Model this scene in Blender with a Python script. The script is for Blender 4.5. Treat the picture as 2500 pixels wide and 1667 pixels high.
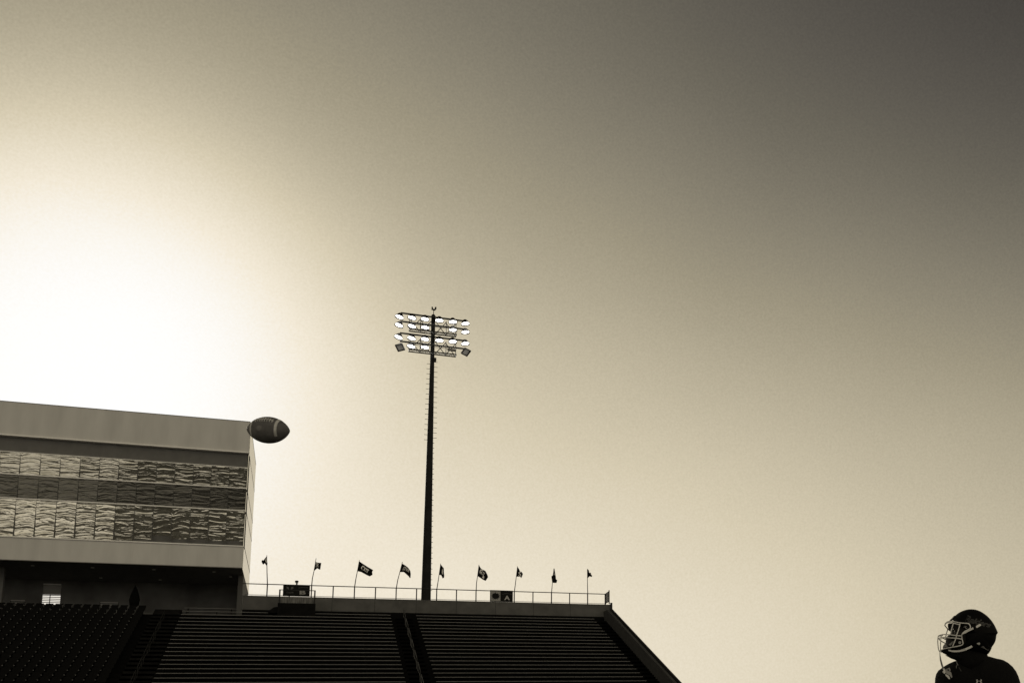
import bpy, bmesh, math, random
from mathutils import Vector, Matrix
random.seed(7)
R = math.radians
C = bpy.context.scene.collection
scene = bpy.context.scene
for o in list(bpy.data.objects): bpy.data.objects.remove(o, do_unlink=True)

# ------------------------------------------------------------------ camera
FPX, PX, PY = 2669.0, 1968.5, 1356.6          # focal length and optical centre in pixels of a 2500 px wide frame
YAW, PIT, ROL = R(25.054), R(10.781), R(-2.27)
CAMZ = 1.05
_F = Vector((math.sin(YAW)*math.cos(PIT), math.cos(YAW)*math.cos(PIT), math.sin(PIT)))
_r = Vector((math.cos(YAW), -math.sin(YAW), 0)); _u = _r.cross(_F)
_R = _r*math.cos(ROL) + _u*math.sin(ROL)
_U = -_r*math.sin(ROL) + _u*math.cos(ROL)
cd = bpy.data.cameras.new('camera'); cam = bpy.data.objects.new('camera', cd); C.objects.link(cam)
cam.matrix_world = Matrix(((_R.x, _U.x, -_F.x, 0), (_R.y, _U.y, -_F.y, 0), (_R.z, _U.z, -_F.z, CAMZ), (0, 0, 0, 1)))
cd.sensor_width = 36; cd.sensor_fit = 'HORIZONTAL'; cd.lens = FPX/2500*36
cd.shift_x = -(PX-1250)/2500; cd.shift_y = (PY-833.5)/2500
cd.clip_start = 0.1; cd.clip_end = 5000
scene.camera = cam

def ray(x, y): return _F + _R*((x-PX)/FPX) - _U*((y-PY)/FPX)
def atY(x, y, Y):
    d = ray(x, y); return Vector((0, 0, CAMZ)) + d*(Y/d.y)
def atX(x, y, X):
    d = ray(x, y); return Vector((0, 0, CAMZ)) + d*(X/d.x)
def atD(x, y, D): return Vector((0, 0, CAMZ)) + ray(x, y)*D

# ------------------------------------------------------------------ sky, sun, exposure
SUN_AZ, SUN_EL = R(-9.47), R(16.6)
sun_dir = Vector((math.sin(SUN_AZ)*math.cos(SUN_EL), math.cos(SUN_AZ)*math.cos(SUN_EL), math.sin(SUN_EL)))
w = bpy.data.worlds.new('World'); scene.world = w; w.use_nodes = True
nt = w.node_tree; N = nt.nodes; L = nt.links; N.clear()
def nd(t, **k):
    n = N.new(t)
    for a, v in k.items(): setattr(n, a, v)
    return n
def mth(op, a, b=None, c=None, clamp=False):
    n = nd('ShaderNodeMath', operation=op); n.use_clamp = clamp
    for i, v in enumerate((a, b, c)):
        if v is None: continue
        if isinstance(v, (int, float)): n.inputs[i].default_value = v
        else: L.new(v, n.inputs[i])
    return n.outputs[0]
tc = nd('ShaderNodeTexCoord'); nrm = nd('ShaderNodeVectorMath', operation='NORMALIZE'); L.new(tc.outputs['Generated'], nrm.inputs[0])
sep = nd('ShaderNodeSeparateXYZ'); L.new(nrm.outputs[0], sep.inputs[0])
elev = mth('MULTIPLY', mth('ARCSINE', mth('MAXIMUM', sep.outputs[2], 0.0)), 57.2958)
def angle_to(az, el):                           # degrees between this sky direction and (az, el)
    az, el = R(az), R(el)
    dt = nd('ShaderNodeVectorMath', operation='DOT_PRODUCT'); L.new(nrm.outputs[0], dt.inputs[0])
    dt.inputs[1].default_value = (math.sin(az)*math.cos(el), math.cos(az)*math.cos(el), math.sin(el))
    return mth('MULTIPLY', mth('ARCCOSINE', mth('MINIMUM', dt.outputs['Value'], 0.99999)), 57.2958)
ang = angle_to(-7.7, 20.7)                    # aureole round the sun
ang2 = angle_to(-9.6, 18.4)                    # its blown-out heart
band = mth('EXPONENT', mth('MULTIPLY', mth('POWER', mth('DIVIDE', elev, 19.4), 2.04), -1.0))       # haze towards the horizon
hor = mth('MULTIPLY', mth('MULTIPLY', band, mth('EXPONENT', mth('MULTIPLY', mth('POWER', mth('DIVIDE', ang, 50.0), 2.0), -1.0))), 1.62)
core = mth('MULTIPLY', mth('EXPONENT', mth('MULTIPLY', mth('POWER', mth('DIVIDE', ang2, 7.9), 2.3), -1.0)), 2.19)
halo = mth('MULTIPLY', mth('EXPONENT', mth('DIVIDE', ang, -13.9)), 0.628)
my = mth('MAXIMUM', mth('MULTIPLY', sep.outputs[1], -1.0), 0.0)
back = mth('ADD', mth('MULTIPLY', mth('MULTIPLY', mth('MINIMUM', mth('MULTIPLY', my, 3.0), 1.0), band), 0.87), mth('MULTIPLY', my, 0.55))     # fill added to the unseen sky behind the camera
nz = nd('ShaderNodeTexNoise'); nz.inputs['Scale'].default_value = 5.0; nz.inputs['Detail'].default_value = 3.0; L.new(nrm.outputs[0], nz.inputs['Vector'])
nz2 = nd('ShaderNodeTexNoise'); nz2.inputs['Scale'].default_value = 560.0; nz2.inputs['Detail'].default_value = 2.0; L.new(nrm.outputs[0], nz2.inputs['Vector'])
mot = mth('ADD', mth('ADD', mth('MULTIPLY', mth('SUBTRACT', nz.outputs[0], 0.5), 0.14), mth('MULTIPLY', mth('SUBTRACT', nz2.outputs[0], 0.5), 0.30)), 1.0)
tot = mth('MULTIPLY', mth('ADD', mth('ADD', hor, core), mth('ADD', mth('ADD', halo, back), 0.012)), mot)
lum = mth('MULTIPLY', mth('SUBTRACT', 1.0, mth('EXPONENT', mth('MULTIPLY', tot, -1.0))), 1.05)
ramp = nd('ShaderNodeValToRGB'); L.new(lum, ramp.inputs[0]); cr = ramp.color_ramp
stops = [(0.0, (1.10, 1.0, 0.92)), (0.05, (1.10, 1.0, 0.88)), (0.13, (1.10, 1.0, 0.78)), (0.30, (1.12, 0.995, 0.71)), (0.60, (1.12, 0.995, 0.735)), (0.82, (1.09, 0.995, 0.82)), (1.0, (1.01, 1, 0.98))]
while len(cr.elements) < len(stops): cr.elements.new(0.5)
for e, (p, c) in zip(cr.elements, stops): e.position = p; e.color = (*c, 1)
sc = nd('ShaderNodeVectorMath', operation='SCALE'); L.new(ramp.outputs[0], sc.inputs[0]); L.new(lum, sc.inputs['Scale'])
bg = nd('ShaderNodeBackground'); L.new(sc.outputs[0], bg.inputs[0]); bg.inputs[1].default_value = 1.0
wo = nd('ShaderNodeOutputWorld'); L.new(bg.outputs[0], wo.inputs[0])

sl = bpy.data.lights.new('sun', 'SUN'); sl.energy = 3.0; sl.angle = R(0.5); sl.color = (1, 0.95, 0.82)
so = bpy.data.objects.new('sun', sl); C.objects.link(so)
so.rotation_euler = (-sun_dir).to_track_quat('-Z', 'Y').to_euler()
scene.view_settings.view_transform = 'Standard'; scene.view_settings.look = 'None'
scene.view_settings.exposure = 0; scene.view_settings.gamma = 1

# ------------------------------------------------------------------ materials
MATS = {}
def mat(name, col, rough=0.8, metal=0.0, var=0.0, vscale=2.0, emit=None, estr=0.0, bump=0.0, bscale=20.0, trans=0.0, stretch=None, spec=None):
    if name in MATS: return MATS[name]
    m = bpy.data.materials.new(name); m.use_nodes = True; t = m.node_tree; b = t.nodes['Principled BSDF']
    col = (col, col*0.985, col*0.96) if isinstance(col, (int, float)) else col
    b.inputs['Base Color'].default_value = (*col, 1); b.inputs['Roughness'].default_value = rough; b.inputs['Metallic'].default_value = metal
    if spec is not None: b.inputs['Specular IOR Level'].default_value = spec
    tcn = t.nodes.new('ShaderNodeTexCoord'); mp = t.nodes.new('ShaderNodeMapping'); t.links.new(tcn.outputs['Object'], mp.inputs[0])
    if stretch: mp.inputs['Scale'].default_value = stretch
    if var:
        n = t.nodes.new('ShaderNodeTexNoise'); n.inputs['Scale'].default_value = vscale; n.inputs['Detail'].default_value = 6; t.links.new(mp.outputs[0], n.inputs['Vector'])
        r = t.nodes.new('ShaderNodeValToRGB'); t.links.new(n.outputs[0], r.inputs[0])
        r.color_ramp.elements[0].position = 0.3; r.color_ramp.elements[1].position = 0.7
        r.color_ramp.elements[0].color = (*[c*(1-var) for c in col], 1); r.color_ramp.elements[1].color = (*[min(1, c*(1+var)) for c in col], 1)
        t.links.new(r.outputs[0], b.inputs['Base Color'])
    if bump:
        n = t.nodes.new('ShaderNodeTexNoise'); n.inputs['Scale'].default_value = bscale; n.inputs['Detail'].default_value = 4; t.links.new(mp.outputs[0], n.inputs['Vector'])
        bb = t.nodes.new('ShaderNodeBump'); bb.inputs['Strength'].default_value = bump; bb.inputs['Distance'].default_value = 0.02
        t.links.new(n.outputs[0], bb.inputs['Height']); t.links.new(bb.outputs[0], b.inputs['Normal'])
    if emit:
        b.inputs['Emission Color'].default_value = (*emit, 1); b.inputs['Emission Strength'].default_value = estr
    if trans:
        tr = t.nodes.new('ShaderNodeBsdfTranslucent'); tr.inputs[0].default_value = (*col, 1)
        mx = t.nodes.new('ShaderNodeMixShader'); mx.inputs[0].default_value = trans
        t.links.new(b.outputs[0], mx.inputs[1]); t.links.new(tr.outputs[0], mx.inputs[2])
        t.links.new(mx.outputs[0], t.nodes['Material Output'].inputs[0])
    MATS[name] = m; return m

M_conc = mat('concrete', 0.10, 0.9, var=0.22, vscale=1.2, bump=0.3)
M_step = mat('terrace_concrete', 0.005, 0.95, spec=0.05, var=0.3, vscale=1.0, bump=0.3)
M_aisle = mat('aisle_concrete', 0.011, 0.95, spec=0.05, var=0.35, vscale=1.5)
M_alu = mat('bench_aluminium', 0.15, 0.45, metal=0.0, var=0.12, vscale=3)
M_metal = mat('dark_galvanised_steel', 0.025, 0.6, spec=0.2, metal=0.0, var=0.2)
M_pole = mat('weathered_pole_steel', 0.016, 0.7, spec=0.15, metal=0.0, var=0.3, vscale=1.5)
M_black = mat('black_fabric', 0.008, 0.9, spec=0.05, var=0.3, bump=0.3)
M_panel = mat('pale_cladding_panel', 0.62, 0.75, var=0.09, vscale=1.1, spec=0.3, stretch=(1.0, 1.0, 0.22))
M_side = mat('pale_metal_side_cladding', (0.80, 0.76, 0.66), 0.22, metal=0.55, var=0.04)
M_sill = mat('pale_aluminium_sill', 0.95, 0.6)
M_recess = mat('dark_recess_panel', 0.13, 0.8, var=0.1)
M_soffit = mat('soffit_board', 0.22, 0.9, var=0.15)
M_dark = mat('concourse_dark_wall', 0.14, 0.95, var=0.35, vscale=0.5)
M_groove = mat('dark_joint', 0.02, 0.9)  # even dark colour for joints, slats and the end mullion
M_grey = mat('grey_board', 0.34, 0.8)
M_sign = mat('sign_black_board', 0.012, 0.8, spec=0.1)
M_signgrey = mat('sign_grey_print', 0.30, 0.7)
M_signdim = mat('sign_dim_print', 0.10, 0.7)
M_banner = mat('mottled_banner', 0.12, 0.85, var=0.7, vscale=4, stretch=(3, 1, 0.3))
M_flag = mat('black_flag_cloth', 0.008, 0.85, spec=0.05, bump=0.3)
M_white = mat('white_flag_print', 0.95, 0.8)
M_lamp = mat('lit_lamp_lens', 0.8, 0.3, emit=(1, 0.985, 0.93), estr=9)
M_lampoff = mat('dim_lamp_lens', 0.9, 0.25, var=0.5, vscale=3, emit=(1, 0.97, 0.88), estr=0.05)
M_grating = mat('catwalk_grating', 0.22, 0.7, var=0.2)
M_seat = mat('dark_seat_plastic', 0.006, 0.8, spec=0.08, var=0.3)
M_plate = mat('pale_seat_fitting', 0.06, 0.5)
M_pane = mat('lit_opening_pane', 0.40, 0.8)

def glass_mat(name, base, dark, ws, amp):
    m = bpy.data.materials.new(name); m.use_nodes = True; t = m.node_tree; b = t.nodes['Principled BSDF']
    b.inputs['Base Color'].default_value = (base, base*0.97, base*0.87, 1); b.inputs['Metallic'].default_value = 0.9; b.inputs['Roughness'].default_value = dark
    g = t.nodes.new('ShaderNodeNewGeometry'); oi = t.nodes.new('ShaderNodeObjectInfo')
    mp = t.nodes.new('ShaderNodeMapping'); mp.inputs['Scale'].default_value = (0.55, 1, ws)
    cb = t.nodes.new('ShaderNodeCombineXYZ')
    for k in range(3):
        mm = t.nodes.new('ShaderNodeMath'); mm.operation = 'MULTIPLY'; mm.inputs[1].default_value = (37.0, 11.0, 23.0)[k]
        t.links.new(oi.outputs['Random'], mm.inputs[0]); t.links.new(mm.outputs[0], cb.inputs[k])
    sx = t.nodes.new('ShaderNodeSeparateXYZ'); t.links.new(g.outputs['Position'], sx.inputs[0])
    def mm_(op, a, b=0.0):
        q = t.nodes.new('ShaderNodeMath'); q.operation = op
        for i_, v_ in enumerate((a, b)):
            if isinstance(v_, (int, float)): q.inputs[i_].default_value = v_
            else: t.links.new(v_, q.inputs[i_])
        return q.outputs[0]
    u_ = mm_('FRACT', mm_('DIVIDE', mm_('ADD', sx.outputs[0], 104.93), 1.353))      # position across one pane
    arch = mm_('MULTIPLY', mm_('MULTIPLY', u_, mm_('SUBTRACT', 1.0, u_)), mm_('ADD', mm_('MULTIPLY', mm_('FRACT', mm_('MULTIPLY', oi.outputs['Random'], 7.3)), -0.8), 0.22))     # sheets bow slightly in their frames
    cx_ = t.nodes.new('ShaderNodeCombineXYZ'); t.links.new(sx.outputs[0], cx_.inputs[0]); t.links.new(sx.outputs[1], cx_.inputs[1]); t.links.new(mm_('ADD', sx.outputs[2], arch), cx_.inputs[2])
    t.links.new(cx_.outputs[0], mp.inputs['Vector']); t.links.new(cb.outputs[0], mp.inputs['Location'])
    n = t.nodes.new('ShaderNodeTexNoise'); n.inputs['Scale'].default_value = 1.0; n.inputs['Detail'].default_value = 2.4; n.inputs['Roughness'].default_value = 0.55; n.inputs['Distortion'].default_value = 0.8
    t.links.new(mp.outputs[0], n.inputs['Vector'])
    bb = t.nodes.new('ShaderNodeBump'); bb.inputs['Strength'].default_value = 1.0; bb.inputs['Distance'].default_value = amp
    t.links.new(n.outputs[0], bb.inputs['Height']); t.links.new(bb.outputs[0], b.inputs['Normal'])
    return m
M_gl_low = glass_mat('wavy_mirror_glass', 0.60, 0.07, 3.0, 0.062)
M_gl_mid = glass_mat('dark_spandrel_glass', 0.12, 0.26, 2.6, 0.06)
M_gl_top = glass_mat('upper_mirror_glass', 0.48, 0.09, 3.3, 0.050)

# ------------------------------------------------------------------ mesh helpers
class MB:
    def __init__(s): s.v = []; s.f = []; s.mi = []; s.cur = 0
    def face(s, idx): s.f.append(tuple(idx)); s.mi.append(s.cur)
    def box(s, x0, x1, y0, y1, z0, z1):
        b = len(s.v)
        for z in (z0, z1):
            s.v += [(x0, y0, z), (x1, y0, z), (x1, y1, z), (x0, y1, z)]
        for q in ((0, 3, 2, 1), (4, 5, 6, 7), (0, 1, 5, 4), (1, 2, 6, 5), (2, 3, 7, 6), (3, 0, 4, 7)): s.face([b+i for i in q])
        return s
    def tube(s, pts, r, n=8, r2=None, closed=False):
        pts = [Vector(p) for p in pts]; m = len(pts); b = len(s.v)
        ref = None
        for i, p in enumerate(pts):
            if closed: d = pts[(i+1) % m]-pts[i-1]
            else: d = pts[min(i+1, m-1)]-pts[max(i-1, 0)]
            d.normalize()
            if ref is None: ref = Vector((0, 0, 1)) if abs(d.z) < 0.9 else Vector((1, 0, 0))
            a = (ref - d*ref.dot(d)).normalized(); c = d.cross(a); ref = a
            rr = r[i] if isinstance(r, (list, tuple)) else (r if r2 is None else r+(r2-r)*i/(m-1))
            for k in range(n):
                t = 2*math.pi*k/n; s.v.append(tuple(p+a*(rr*math.cos(t))+c*(rr*math.sin(t))))
        segs = m if closed else m-1
        for i in range(segs):
            j = (i+1) % m
            for k in range(n):
                k2 = (k+1) % n; s.face((b+i*n+k, b+i*n+k2, b+j*n+k2, b+j*n+k))
        if not closed:
            s.face([b+k for k in range(n)][::-1]); s.face([b+(m-1)*n+k for k in range(n)])
        return s
    def bar(s, p, q, wd, hd=None):      # square bar between two points
        return s.tube([p, q], wd*0.7071, 4)
    def extrude(s, poly, vec):          # poly: list of 3D points, closed solid
        b = len(s.v); n = len(poly); vec = Vector(vec)
        s.v += [tuple(Vector(p)) for p in poly] + [tuple(Vector(p)+vec) for p in poly]
        s.face(list(range(b, b+n))[::-1]); s.face(list(range(b+n, b+2*n)))
        for i in range(n):
            j = (i+1) % n; s.face((b+i, b+j, b+n+j, b+n+i))
        return s
    def add(s, verts, faces):
        b = len(s.v); s.v += [tuple(v) for v in verts]
        for f in faces: s.face([b+i for i in f])
        return s
    def build(s, name, m, parent=None, smooth=False, fix=True):
        me = bpy.data.meshes.new(name)
        off = Vector((0, 0, 0))
        if parent is not None: off = wloc(parent)
        me.from_pydata([tuple(Vector(v)-off) for v in s.v], [], s.f); 
        for mm in (m if isinstance(m, (list, tuple)) else [m]): me.materials.append(mm)
        me.polygons.foreach_set('material_index', s.mi)
        if fix:
            bm = bmesh.new(); bm.from_mesh(me); bmesh.ops.recalc_face_normals(bm, faces=bm.faces); bm.to_mesh(me); bm.free()
        if smooth: me.polygons.foreach_set('use_smooth', [True]*len(me.polygons))
        me.update()
        o = bpy.data.objects.new(name, me); C.objects.link(o)
        if parent is not None: o.parent = parent
        return o
def wloc(o):
    v = Vector(o.location)
    while o.parent is not None: o = o.parent; v += Vector(o.location)
    return v
def tag(o, label, cat, group=None, kind=None):
    o['label'] = label; o['category'] = cat
    if group: o['group'] = group
    if kind: o['kind'] = kind
    return o
def thing(name, label, cat, loc=(0, 0, 0), group=None):
    o = bpy.data.objects.new(name, None); C.objects.link(o); o.location = loc; o.empty_display_size = 0.3
    return tag(o, label, cat, group)
def text_mesh(txt, size=1.0, bold=0.0, shear=0.0, spacing=1.0):
    c = bpy.data.curves.new('text', 'FONT'); c.body = txt; c.size = size; c.offset = bold; c.shear = shear; c.align_x = 'CENTER'; c.align_y = 'CENTER'; c.space_character = spacing
    c.resolution_u = 4
    o = bpy.data.objects.new('text', c); C.objects.link(o); dg = bpy.context.evaluated_depsgraph_get()
    me = bpy.data.meshes.new_from_object(o.evaluated_get(dg)); v = [x.co.copy() for x in me.vertices]; f = [tuple(p.vertices) for p in me.polygons]
    bpy.data.objects.remove(o, do_unlink=True); bpy.data.curves.remove(c); bpy.data.meshes.remove(me)
    return v, f

# ------------------------------------------------------------------ the setting
g = MB(); g.add([(-2500, -2500, 0), (2500, -2500, 0), (2500, 2500, 0), (-2500, 2500, 0)], [(0, 1, 2, 3)])
o = g.build('ground', mat('dry_ground', (0.12, 0.112, 0.098), 0.95, var=0.3, vscale=0.05)); o['kind'] = 'structure'
g = MB(); g.add([(-60, -65, 0.004), (80, -65, 0.004), (80, 62, 0.004), (-60, 62, 0.004)], [(0, 1, 2, 3)])
o = g.build('playing_field', mat('field_turf', (0.09, 0.088, 0.075), 0.95, var=0.3, vscale=1.5, bump=0.6, bscale=60)); o['kind'] = 'structure'

# ------------------------------------------------------------------ grandstand
Z = CAMZ
Y0, GO, ZT, RI = 105.23, 0.976, 14.828+Z, 0.417
YW = 106.33
NR = 34
XL, XA, XC, XB, XD, XR = -11.55, -9.28, 7.25, 9.46, 25.99, 27.2
def rz(i): return ZT-RI*i
def ry(i): return Y0-GO*i
stand = thing('grandstand', 'dark bleacher grandstand with a grey back wall, stepping down to the right under the flags', 'grandstand', (8, 100, 0))
def stepmesh(x0, x1, i0, i1, top_back, dz=0.0, half=False):
    prof = []
    n = 2 if half else 1
    for i in range(i1, i0-1, -1):
        for h in range(n):
            z = rz(i)-0.43+dz + (RI*0.5*h if half else 0); y = ry(i)-0.55 + (GO*0.5*h if half else 0)
            zp = z-RI/n
            prof.append((y, zp)); prof.append((y, z))
    prof.append((top_back, prof[-1][1]))
    poly = [(x0, a, b) for a, b in prof]
    zb = prof[0][1]-0.9
    front = [(x0, prof[0][0], 0.02), ]
    back = [(x0, top_back, 0.02)]
    return [*front, *poly, *back]
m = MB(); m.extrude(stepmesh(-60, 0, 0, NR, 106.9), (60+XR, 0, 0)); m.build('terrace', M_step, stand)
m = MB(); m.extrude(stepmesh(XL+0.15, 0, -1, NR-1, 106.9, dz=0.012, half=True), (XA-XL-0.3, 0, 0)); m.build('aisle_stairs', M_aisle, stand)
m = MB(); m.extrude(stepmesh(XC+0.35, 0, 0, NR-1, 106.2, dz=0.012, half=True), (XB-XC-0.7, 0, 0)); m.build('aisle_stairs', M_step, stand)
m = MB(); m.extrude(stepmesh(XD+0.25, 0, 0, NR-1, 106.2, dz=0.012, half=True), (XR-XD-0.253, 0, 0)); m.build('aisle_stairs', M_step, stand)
m = MB(); m.box(-4.83, 27.86, YW, YW+0.3, 10, 16.40+Z); m.build('back_wall', M_conc, stand)
m = MB(); m.box(-4.83, 27.2, YW-0.12, YW-0.003, 10, 15.18+Z); m.build('wall_base', M_step, stand)
m = MB(); m.box(-4.85, 27.86, YW-0.03, YW+0.33, 16.40+Z, 16.44+Z); m.build('wall_coping', M_conc, stand)
for k in range(1, 9):
    x = -4.83 + 32.3*k/9; m = MB(); m.box(x-0.015, x+0.015, YW-0.004, YW, 14.5+Z, 16.38+Z); m.build('wall_joint', M_groove, stand)
# sloping parapet down the right-hand edge: an inner wall, and a taller outer one
yb = ry(19)
a0, a1 = atX(1482, 1487.7, 27.22), atX(1646, 1665.8, 27.22)
sl_in = (a0.z-a1.z)/(a0.y-a1.y)
def side_poly(x, a, sl, y1=YW+0.3):
    yf = ry(NR)-0.6; zf = a.z+sl*(yf-a.y)
    return [(x, y1, 0.02), (x, yf, 0.02), (x, yf, zf), (x, a.y, a.z), (x, y1, a.z+min(0.0, 0)*(y1-a.y))]
m = MB(); m.extrude(side_poly(27.22, a0, sl_in), (0.24, 0, 0)); m.build('side_parapet', mat('side_parapet_concrete', 0.045, 0.9, var=0.3, vscale=2.5, bump=0.3), stand)
b0, b1 = atX(1489, 1481.5, 27.9), atX(1662, 1665.8, 27.9)
sl_o = (b0.z-b1.z)/(b0.y-b1.y)
m = MB(); m.extrude(side_poly(27.9, b0, sl_o), (0.1, 0, 0)); m.build('outer_side_screen', mat('side_screen_metal', 0.035, 0.8, var=0.15), stand)
m = MB(); m.box(27.87, 28.08, b0.y-0.3, b0.y+0.1, b0.z-0.4, b0.z+0.42); m.build('corner_block', M_metal, stand)

# benches: two wide sections, each row a thing
ORD = ['topmost', 'second', 'third', 'fourth', 'fifth', 'sixth', 'seventh', 'eighth', 'ninth', 'tenth', 'eleventh', 'twelfth', 'thirteenth', 'fourteenth', 'fifteenth', 'sixteenth', 'seventeenth', 'eighteenth', 'nineteenth', 'twentieth', 'twenty-first', 'twenty-second']
BK = {}
def bench(x0, x1, i, label, group):
    z, y = rz(i), ry(i)
    t = thing('bleacher_bench', label, 'bench', ((x0+x1)/2, y, z-0.43), group)
    s = MB(); s.box(x0, x1, y, y+0.26, z-0.045, z); 
    s.build('seat_plank', M_alu, t)
    n = int((x1-x0)/2.3)
    for k in range(n+1):
        x = x0+0.3+(x1-x0-0.6)*k/n
        if 'bk' not in BK:
            b = MB(); b.box(-0.03, 0.03, 0.04, 0.22, 0, 0.43-0.046); o = b.build('bracket', M_black); BK['bk'] = o.data
        else:
            o = bpy.data.objects.new('bracket', BK['bk']); C.objects.link(o)
        o.parent = t; o.location = (x-(x0+x1)/2, 0, 0)
    return t
for k in range(20):
    w1 = 'top' if k == 0 else ORD[k]
    o1 = 'topmost' if k == 0 else ORD[k]+' from the top'
    bench(XB, XD, k, 'long bleacher bench right of the middle aisle, '+o1, 'benches right of the middle aisle')
for k in range(-1, 20):
    o1 = 'short topmost one tucked under the press box' if k == -1 else ('second from the top' if k == 0 else ORD[k+1]+' from the top')
    bench(XA if k >= 0 else -9.25, XC if k >= 0 else -5.35, k, 'long bleacher bench between the two left aisles, '+o1, 'benches between the two left aisles')

# handrails in the aisles
def handrail(x, i, label, group):
    M_rail = M_rail1 if x > 0 else M_rail2
    ya, yb_ = ry(i), ry(i+2.1); za, zb_ = rz(i)-0.43, rz(i+2.1)-0.43
    t = thing('aisle_handrail', label, 'handrail', (x, ya, za), group)
    m = MB(); m.tube([(x, ya+0.25, za+0.85), (x, ya, za+0.95), (x, yb_, zb_+0.95), (x, yb_-0.2, zb_+0.8)], 0.03, 8); m.build('top_rail', M_rail, t)
    m = MB(); m.tube([(x, ya, za), (x, ya, za+0.93)], 0.026, 8); m.build('post', M_rail, t)
    m = MB(); m.tube([(x, yb_, zb_), (x, yb_, zb_+0.93)], 0.026, 8); m.build('post', M_rail, t)
    m = MB(); m.tube([(x, ya, za+0.5), (x, yb_, zb_+0.5)], 0.02, 8); m.build('mid_rail', M_rail, t)
M_rail1 = mat('handrail_aluminium', 0.05, 0.45, metal=0.3); M_rail2 = mat('darker_handrail_metal', 0.015, 0.7, spec=0.2)  # second colour is a darker tone for the left aisle rails
for j, i in enumerate(range(0, 20, 3)):
    handrail(8.36, i, 'short pipe handrail in the middle aisle, '+('topmost' if j == 0 else ORD[j]+' from the top'), 'handrails in the middle aisle')
for j, i in enumerate((2, 5, 8, 11, 14, 17)):
    handrail(-10.4, i, 'dark pipe handrail in the left aisle, '+('topmost' if j == 0 else ORD[j]+' from the top'), 'handrails in the left aisle')

# left block of chair-back seats
def seat_mesh():
    m = MB()
    m.box(-0.25, 0.25, -0.42, -0.02, 0.40, 0.46)
    m.extrude([(-0.26, 0.0, 0.42), (-0.26, -0.05, 0.42), (-0.25, -0.01, 0.66), (-0.2, 0.03, 0.84), (-0.2, 0.07, 0.84), (-0.25, 0.05, 0.66)], (0.52, 0, 0))
    m.box(-0.31, -0.27, -0.38, 0.0, 0.58, 0.62); m.box(-0.30, -0.28, -0.05, 0.0, 0, 0.58); m.box(-0.05, 0.05, -0.15, -0.05, 0, 0.40)
    m.cur = 1; m.box(-0.325, -0.255, -0.44, -0.385, 0.565, 0.635)
    return m
sm = seat_mesh(); proto = None
for i in range(0, 19):
    row = i; xmin = atY(-14, 1490+9*i, ry(i)).x
    xs = -11.95-0.65*0.5
    k = 0
    while True:
        x = xs-0.65*k
        if x < xmin: break
        lab = 'dark chair-back stadium seat in the '+('topmost' if row == 0 else ORD[row])+' row of the left seating block'
        if proto is None:
            proto = sm.build('stadium_seat', [M_seat, M_plate]); s = proto
        else:
            s = proto.copy(); C.objects.link(s)
        s.location = (x, ry(i)+0.15, rz(i)-0.43+(0 if i >= 0 else 0.0)); tag(s, lab, 'stadium seat', 'chair-back seats left of the aisle')
        k += 1

# ------------------------------------------------------------------ railing on the back wall
X0, SP = -2.96, 1.785
zr0, zr1 = 16.44+Z, 16.429+1.07+Z
rail = thing('wall_railing', 'thin metal railing along the top of the grandstand back wall', 'railing', (X0, YW+0.05, zr0))
m = MB(); m.tube([(-4.95, YW+0.05, zr1), (X0+17*SP, YW+0.05, zr1)], 0.042, 8); m.build('top_rail', M_metal, rail)
m = MB(); m.tube([(-4.7, YW+0.05, zr0+0.09), (X0+17*SP, YW+0.05, zr0+0.09)], 0.02, 8); m.build('bottom_rail', M_metal, rail)
for k in range(18):
    m = MB(); x = X0+SP*k; m.tube([(x, YW+0.05, zr0-0.02), (x, YW+0.05, zr1)], 0.05 if k < 17 else 0.07, 8); m.build('post', M_metal, rail)
xe = X0+17*SP
p1, p2 = atX(1487, 1440, xe+0.25), atX(1487, 1470, xe+0.25)
m = MB(); m.tube([(xe+0.25, p1.y, p1.z-1.35), (xe+0.25, p1.y, p1.z)], 0.055, 8); m.build('post', M_metal, rail)
m = MB(); m.tube([(xe, YW+0.05, zr1), (xe+0.25, p1.y, p1.z-0.12)], 0.045, 8); m.tube([(xe, YW+0.05, zr0+0.1), (xe+0.25, p1.y, p1.z-1.12)], 0.03, 8); m.build('return_rail', M_metal, rail)
m = MB(); A = Vector((xe, YW+0.05, zr0+0.12)); B_ = Vector((xe+0.25, p1.y, p1.z-1.1))
for k in range(22):
    t = (k+0.5)/22; q = A.lerp(B_, t); m.tube([q, q+Vector((0, 0, 0.96))], 0.008, 4)
for k in range(14):
    h = 0.07*(k+0.5); m.tube([A+Vector((0, 0, h)), B_+Vector((0, 0, h))], 0.008, 4)
m.build('mesh_panel', M_metal, rail)

# ------------------------------------------------------------------ section signs on the railing
def rect_px(x0, y0, x1, y1, Y): return atY(x0, y0, Y), atY(x1, y1, Y)
def place_text(mb, txt, cx, cy, hpx, wpx, Y, ang=0.0, bold=0.0, shear=0, thick=0.01, spacing=1.0, bend=0.0):
    v, f = text_mesh(txt, 1.0, bold, shear, spacing)
    xs = [a.x for a in v]; ys = [a.y for a in v]; W_ = max(xs)-min(xs); H_ = max(ys)-min(ys); mx = (max(xs)+min(xs))/2; my = (max(ys)+min(ys))/2
    ca, sa = math.cos(ang), math.sin(ang); out = []
    for a in v:
        lx = (a.x-mx)/W_*wpx; ly = -(a.y-my)/H_*hpx + bend*((a.x-mx)/W_)**2
        out.append(atY(cx+lx*ca-ly*sa, cy+lx*sa+ly*ca, Y))
    mb.add(out, f)
yS = YW-0.04
sa = thing('section_sign', 'black section sign with a grey letter A and a spiky emblem on the wall railing', 'sign', (15.0, yS, zr0))
a, b = atY(1196.6, 1441, yS), atY(1252, 1468.5, yS)
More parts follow.
